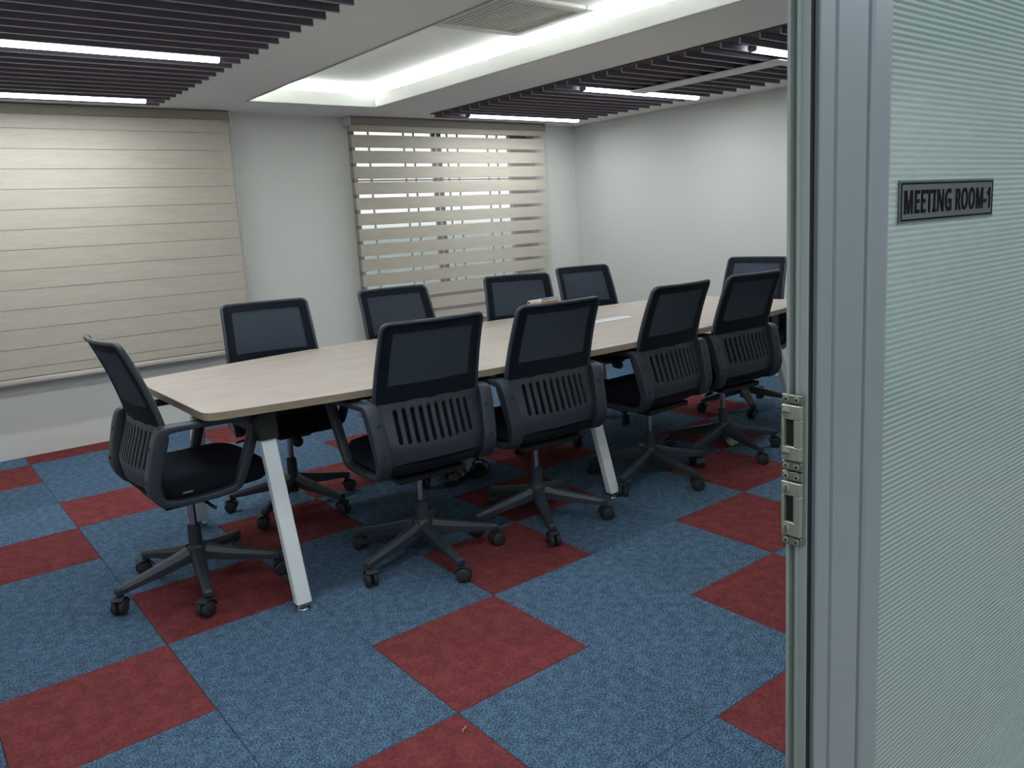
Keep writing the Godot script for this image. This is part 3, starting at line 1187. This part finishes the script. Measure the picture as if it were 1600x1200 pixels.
		for i in path.size():
			var a = key[i / 3][1]
			var b = key[(i / 3 + 1) % key.size()][1]
			var ta = key[i / 3][2]
			var tb = key[(i / 3 + 1) % key.size()][2]
			profs.append(rounded(lerpf(a, b, (i % 3) / 3.0), lerpf(ta, tb, (i % 3) / 3.0), 0.005, 2))
		sweep(st, path, profs, Vector3(1, 0, 0), true)
		var arm = part("armrest", st, M.plastic, t)
		for q in [[0.632, 0.180], [0.520, 0.207]]:
			st = smooth()
			lathe(st, [Vector2(0.0075, 0.0), Vector2(0.0075, 0.003), Vector2(0.005, 0.005), Vector2(0, 0.005)], Vector3(s * 0.232, q[0], q[1] - 0.001), Basis(Vector3(1, 0, 0), PI / 2), 12)
			part("screw", st, M.rubber, arm)
	# mechanism, lever, knob
	st = flat()
	box(st, Vector3(0, 0.392, -0.02), Vector3(0.16, 0.030, 0.24), 0.008)
	box(st, Vector3(0, 0.385, 0.09), Vector3(0.30, 0.024, 0.09), 0.006)
	part("tilt_mechanism", st, M.black_metal, t)
	st = smooth()
	lathe(st, [Vector2(0, -0.035), Vector2(0.022, -0.035), Vector2(0.026, -0.025), Vector2(0.026, 0.025), Vector2(0.022, 0.035), Vector2(0, 0.035)], Vector3(0, 0.368, -0.155), Basis(Vector3(1, 0, 0), PI / 2), 16)
	part("tension_knob", st, M.rubber, t)
	st = smooth()
	sweep(st, [Vector3(0.07, 0.385, 0.0), Vector3(0.15, 0.382, 0.0), Vector3(0.22, 0.375, -0.005), Vector3(0.25, 0.372, -0.01)], circle(0.006, 8), Vector3(0, 1, 0))
	part("lever", st, M.black_metal, t)
	# column
	st = smooth()
	lathe(st, [Vector2(0.0145, 0.22), Vector2(0.0145, 0.378)], Vector3.ZERO, Basis(), 16)
	part("gas_lift", st, M.chrome, t)
	st = flat()
	lathe(st, [Vector2(0.0, 0.075), Vector2(0.022, 0.075), Vector2(0.022, 0.10), Vector2(0.040, 0.108), Vector2(0.040, 0.150), Vector2(0.027, 0.166), Vector2(0.0255, 0.168), Vector2(0.0240, 0.247), Vector2(0.020, 0.250), Vector2(0.0146, 0.250)], Vector3.ZERO, Basis(), 20)
	part("hub", st, M.plastic, t)
	# star legs, each with a caster
	st = flat()
	var lp := []
	var lprof := []
	for i in 6:
		var u = i / 5.0
		var z = lerpf(0.034, 0.300, u)
		var ht = lerpf(0.052, 0.026, u)
		var yt = lerpf(0.162, 0.097, pow(u, 0.9))
		lp.append(Vector3(0, yt - ht / 2, z))
		var wb = lerpf(0.054, 0.030, u)
		var wt = wb * 0.5
		lprof.append(PackedVector2Array([Vector2(wt / 2, ht / 2), Vector2(-wt / 2, ht / 2), Vector2(-wb / 2, ht * 0.12), Vector2(-wb / 2, -ht / 2), Vector2(wb / 2, -ht / 2), Vector2(wb / 2, ht * 0.12)]))
	sweep(st, lp, lprof, Vector3(1, 0, 0))
	box(st, Vector3(0, 0.082, 0.295), Vector3(0.034, 0.028, 0.034), 0.006)
	st.generate_normals()
	var leg_mesh = st.commit()
	var cast_mesh = caster_mesh()
	for i in 5:
		var lg = part("leg", leg_mesh, M.plastic, t)
		lg.rotation.y = TAU * i / 5
		var cs = part("caster", cast_mesh, M.rubber, lg)
		cs.position = Vector3(0, 0, 0.293)
	return t

func caster_mesh():
	var st = smooth()
	# stem, hood and two wheels; the axle lies along x, behind the stem
	lathe(st, [Vector2(0.009, 0.045), Vector2(0.009, 0.075)], Vector3.ZERO, Basis(), 10)
	var b := Basis(Vector3(0, 0, 1), PI / 2)
	for s in [-1, 1]:
		lathe(st, [Vector2(0.0, -0.0095), Vector2(0.020, -0.0095), Vector2(0.0275, -0.006), Vector2(0.029, -0.001), Vector2(0.029, 0.003), Vector2(0.026, 0.0085), Vector2(0.014, 0.0105), Vector2(0, 0.0105)], Vector3(s * 0.014, 0.029, 0.018), b, 20)
	# hood over the wheels
	var grid := []
	for i in 9:
		var a = lerpf(0.15, PI * 0.72, i / 8.0)
		grid.append([Vector3(0.021, 0.029 + sin(a) * 0.034, 0.018 - cos(a) * 0.034), Vector3(-0.021, 0.029 + sin(a) * 0.034, 0.018 - cos(a) * 0.034)])
	shell(st, grid, 0.004)
	st.generate_normals()
	return st.commit()

func build_chairs():
	var proto = make_chair()
	# [x, z, facing, star angle, label]
	var list := [
		[0.503, -0.975, -4.0, 67.0, "black mesh office chair nearest the camera on the doorway side of the table"],
		[1.090, -0.945, -3.0, 43.3, "black mesh office chair in front of the small printed paper stand on the table"],
		[1.872, -0.974, 2.0, 70.0, "black mesh office chair third along doorway side, just past the middle white leg"],
		[2.482, -0.983, -3.0, 59.0, "black mesh office chair last along the doorway side, beside the crumpled tissue"],
		[-0.262, -1.405, -88.0, 61.0, "black mesh office chair at the near left end of the table, seen side-on"],
		[0.382, -1.985, 171.0, 23.0, "black mesh office chair on window side, beside the closed left blind"],
		[1.145, -1.985, 178.0, 40.0, "black mesh office chair on window side, below the open blind's left edge"],
		[1.930, -1.970, 158.0, 15.0, "black mesh office chair on window side, turned, before the open blind's right half"],
		[2.660, -2.095, 170.0, 52.0, "black mesh office chair on window side, nearest the right wall"],
		[3.385, -1.500, 100.0, 30.0, "black mesh office chair at the table's far right end, against the plain wall"]]
	var r2 := RandomNumberGenerator.new()
	r2.seed = 5
	for i in list.size():
		var q = list[i]
		var c = proto
		if i > 0:
			c = proto.duplicate()
			c.name = numbered("office_chair")
			add_child(c)
		c.position = Vector3(q[0], 0, q[1])
		c.rotation.y = deg_to_rad(q[2])
		c.set_meta("label", q[4])
		for k in 5:
			var lg = c.get_node("leg" if k == 0 else "leg_%03d" % k)
			lg.rotation.y = deg_to_rad(q[3] - q[2] + 72 * k)
			lg.get_child(0).rotation.y = r2.randf_range(-1.2, 1.2)
	# the cloth tag on the seat of the end chair
	var endc = get_node("office_chair_004")
	var tg = part("seat_tag", boxmesh(Vector3(0.002, 0.007, 0.034), 0.0005), M.label, endc)
	tg.position = Vector3(0.2375, 0.452, 0.075)

# ------------------------------------------------------------------ small things
func build_small_things():
	# printed paper stand on the table, behind the second chair
	var t = thing("paper_stand", "small printed card stand in white, blue and orange standing on the table", "desk calendar", Vector3(1.835, 0.75, -1.72), deg_to_rad(6))
	var st = flat()
	var w := 0.115
	for s in [-1, 1]:
		var bas := Basis(Vector3(1, 0, 0), s * -0.36)
		box(st, Vector3(0, 0.064, s * 0.025), Vector3(w * 2, 0.132, 0.0018), 0.0, bas)
	part("card", st, mat(Color(0.88, 0.87, 0.85), 0.6), t)
	st = smooth()
	sweep(st, [Vector3(-w, 0.134, 0), Vector3(-w + 0.09, 0.134, 0)], circle(0.013, 14), Vector3(0, 0, 1))
	part("white_roll", st, mat(Color(0.87, 0.84, 0.82), 0.5), t)
	st = smooth()
	sweep(st, [Vector3(-w + 0.0902, 0.138, -0.002), Vector3(w, 0.138, -0.002)], circle(0.0105, 14), Vector3(0, 0, 1))
	part("blue_roll", st, mat(Color(0.42, 0.57, 0.78), 0.5), t)
	st = smooth()
	sweep(st, [Vector3(-w + 0.0902, 0.129, 0.0035), Vector3(w - 0.002, 0.129, 0.0035)], circle(0.0105, 14), Vector3(0, 0, 1))
	part("orange_roll", st, mat(Color(0.78, 0.56, 0.36), 0.5), t)
	st = smooth()
	lathe(st, [Vector2(0.0075, 0.0), Vector2(0.0, 0.0004)], Vector3(-w - 0.0003, 0.134, 0), Basis(Vector3(0, 0, 1), PI / 2), 14)
	part("roll_end_shade", st, M.gasket, t)  # flat dark disc painted as the shade inside the roll
	st = flat()
	box(st, Vector3(0.045, 0.104, 0.0135), Vector3(0.14, 0.036, 0.0012), 0.0, Basis(Vector3(1, 0, 0), -0.36))
	part("orange_print", st, mat(Color(0.75, 0.52, 0.30), 0.6), t)
	# sandals under the table
	var dark = mat(Color(0.085, 0.09, 0.11), 0.55)
	var dark2 = mat(Color(0.16, 0.165, 0.19), 0.45)
	for k in 2:
		var s = thing("sandal", ["dark sandal lying on the carpet under the table, left of its pair", "dark sandal with broad strap under the table, right of its pair"][k], "sandal", [Vector3(1.17, 0, -1.71), Vector3(1.335, 0, -1.725)][k], deg_to_rad([-62, -50][k]), "pair of dark sandals under the table")
		var pts := []
		for i in 20:
			var a = TAU * i / 20
			var zz = sin(a) * 0.125
			var wd = 0.043 + 0.008 * sin(a) - 0.006 * cos(2 * a)
			pts.append(Vector2(cos(a) * wd, zz))
		var so = flat()
		prism(so, pts, 0.0, 0.022, 0.003)
		part("sole", so, dark, s)
		for q in [[0.045, 0.05], [-0.02, 0.045]]:
			so = smooth()
			var path := []
			var pf := []
			for i in 11:
				var a = PI * i / 10
				path.append(Vector3(cos(a) * 0.043, 0.016 + sin(a) * q[1], q[0]))
			sweep(so, path, rounded(0.034, 0.004, 0.0018, 2), Vector3(0, 0, 1))
			part("strap", so, dark2, s)
		if k == 1:
			for i in 3:
				so = smooth()
				lathe(so, [Vector2(0, -0.005), Vector2(0.0055, -0.003), Vector2(0.0055, 0.003), Vector2(0, 0.005)], Vector3(0.012 - 0.012 * i, 0.0665, 0.045), Basis(), 10)
				part("stud", so, M.silver, s)
	# crumpled tissue
	var ti = smooth()
	var nz := FastNoiseLite.new()
	nz.seed = 3
	nz.frequency = 1.6
	var n := 14
	var pt = func(i, j):
		var th = PI * i / n
		var ph = TAU * (j % (2 * n)) / (2 * n)
		var d := Vector3(sin(th) * cos(ph), cos(th), sin(th) * sin(ph))
		var r = 1.0 + 0.55 * nz.get_noise_3dv(d * 1.3) + 0.3 * nz.get_noise_3dv(d * 3.1)
		var p = d * r * Vector3(0.044, 0.026, 0.030)
		p.y = maxf(p.y + 0.022, 0.0005)
		return p
	ti.set_smooth_group(-1)
	for i in n:
		for j in 2 * n:
			quad(ti, pt.call(i, j), pt.call(i, j + 1), pt.call(i + 1, j + 1), pt.call(i + 1, j))
	ti.generate_normals()
	var o := MeshInstance3D.new()
	o.name = "crumpled_tissue"
	o.mesh = ti.commit()
	o.material_override = mat(Color(0.86, 0.86, 0.85), 0.9)
	o.position = Vector3(2.625, 0, -1.02)
	add_child(o)
	tag(o, "crumpled white tissue on the carpet behind the last chair's wheels", "tissue")
	# scrap on the red tile
	var sc = smooth()
	sweep(sc, smooth_path([Vector3(-0.012, 0.002, 0.002), Vector3(-0.004, 0.0045, -0.001), Vector3(0.006, 0.0035, 0.001), Vector3(0.014, 0.002, -0.003)], 3), rounded(0.004, 0.0025, 0.001, 2), Vector3(0, 0, 1))
	sc.generate_normals()
	o = MeshInstance3D.new()
	o.name = "paper_scrap"
	o.mesh = sc.commit()
	o.material_override = mat(Color(0.66, 0.50, 0.48), 0.9)
	o.position = Vector3(-0.033, 0, 0.077)
	o.rotation.y = 0.5
	add_child(o)
	tag(o, "tiny pale scrap lying on the red carpet tile nearest the doorway", "scrap")
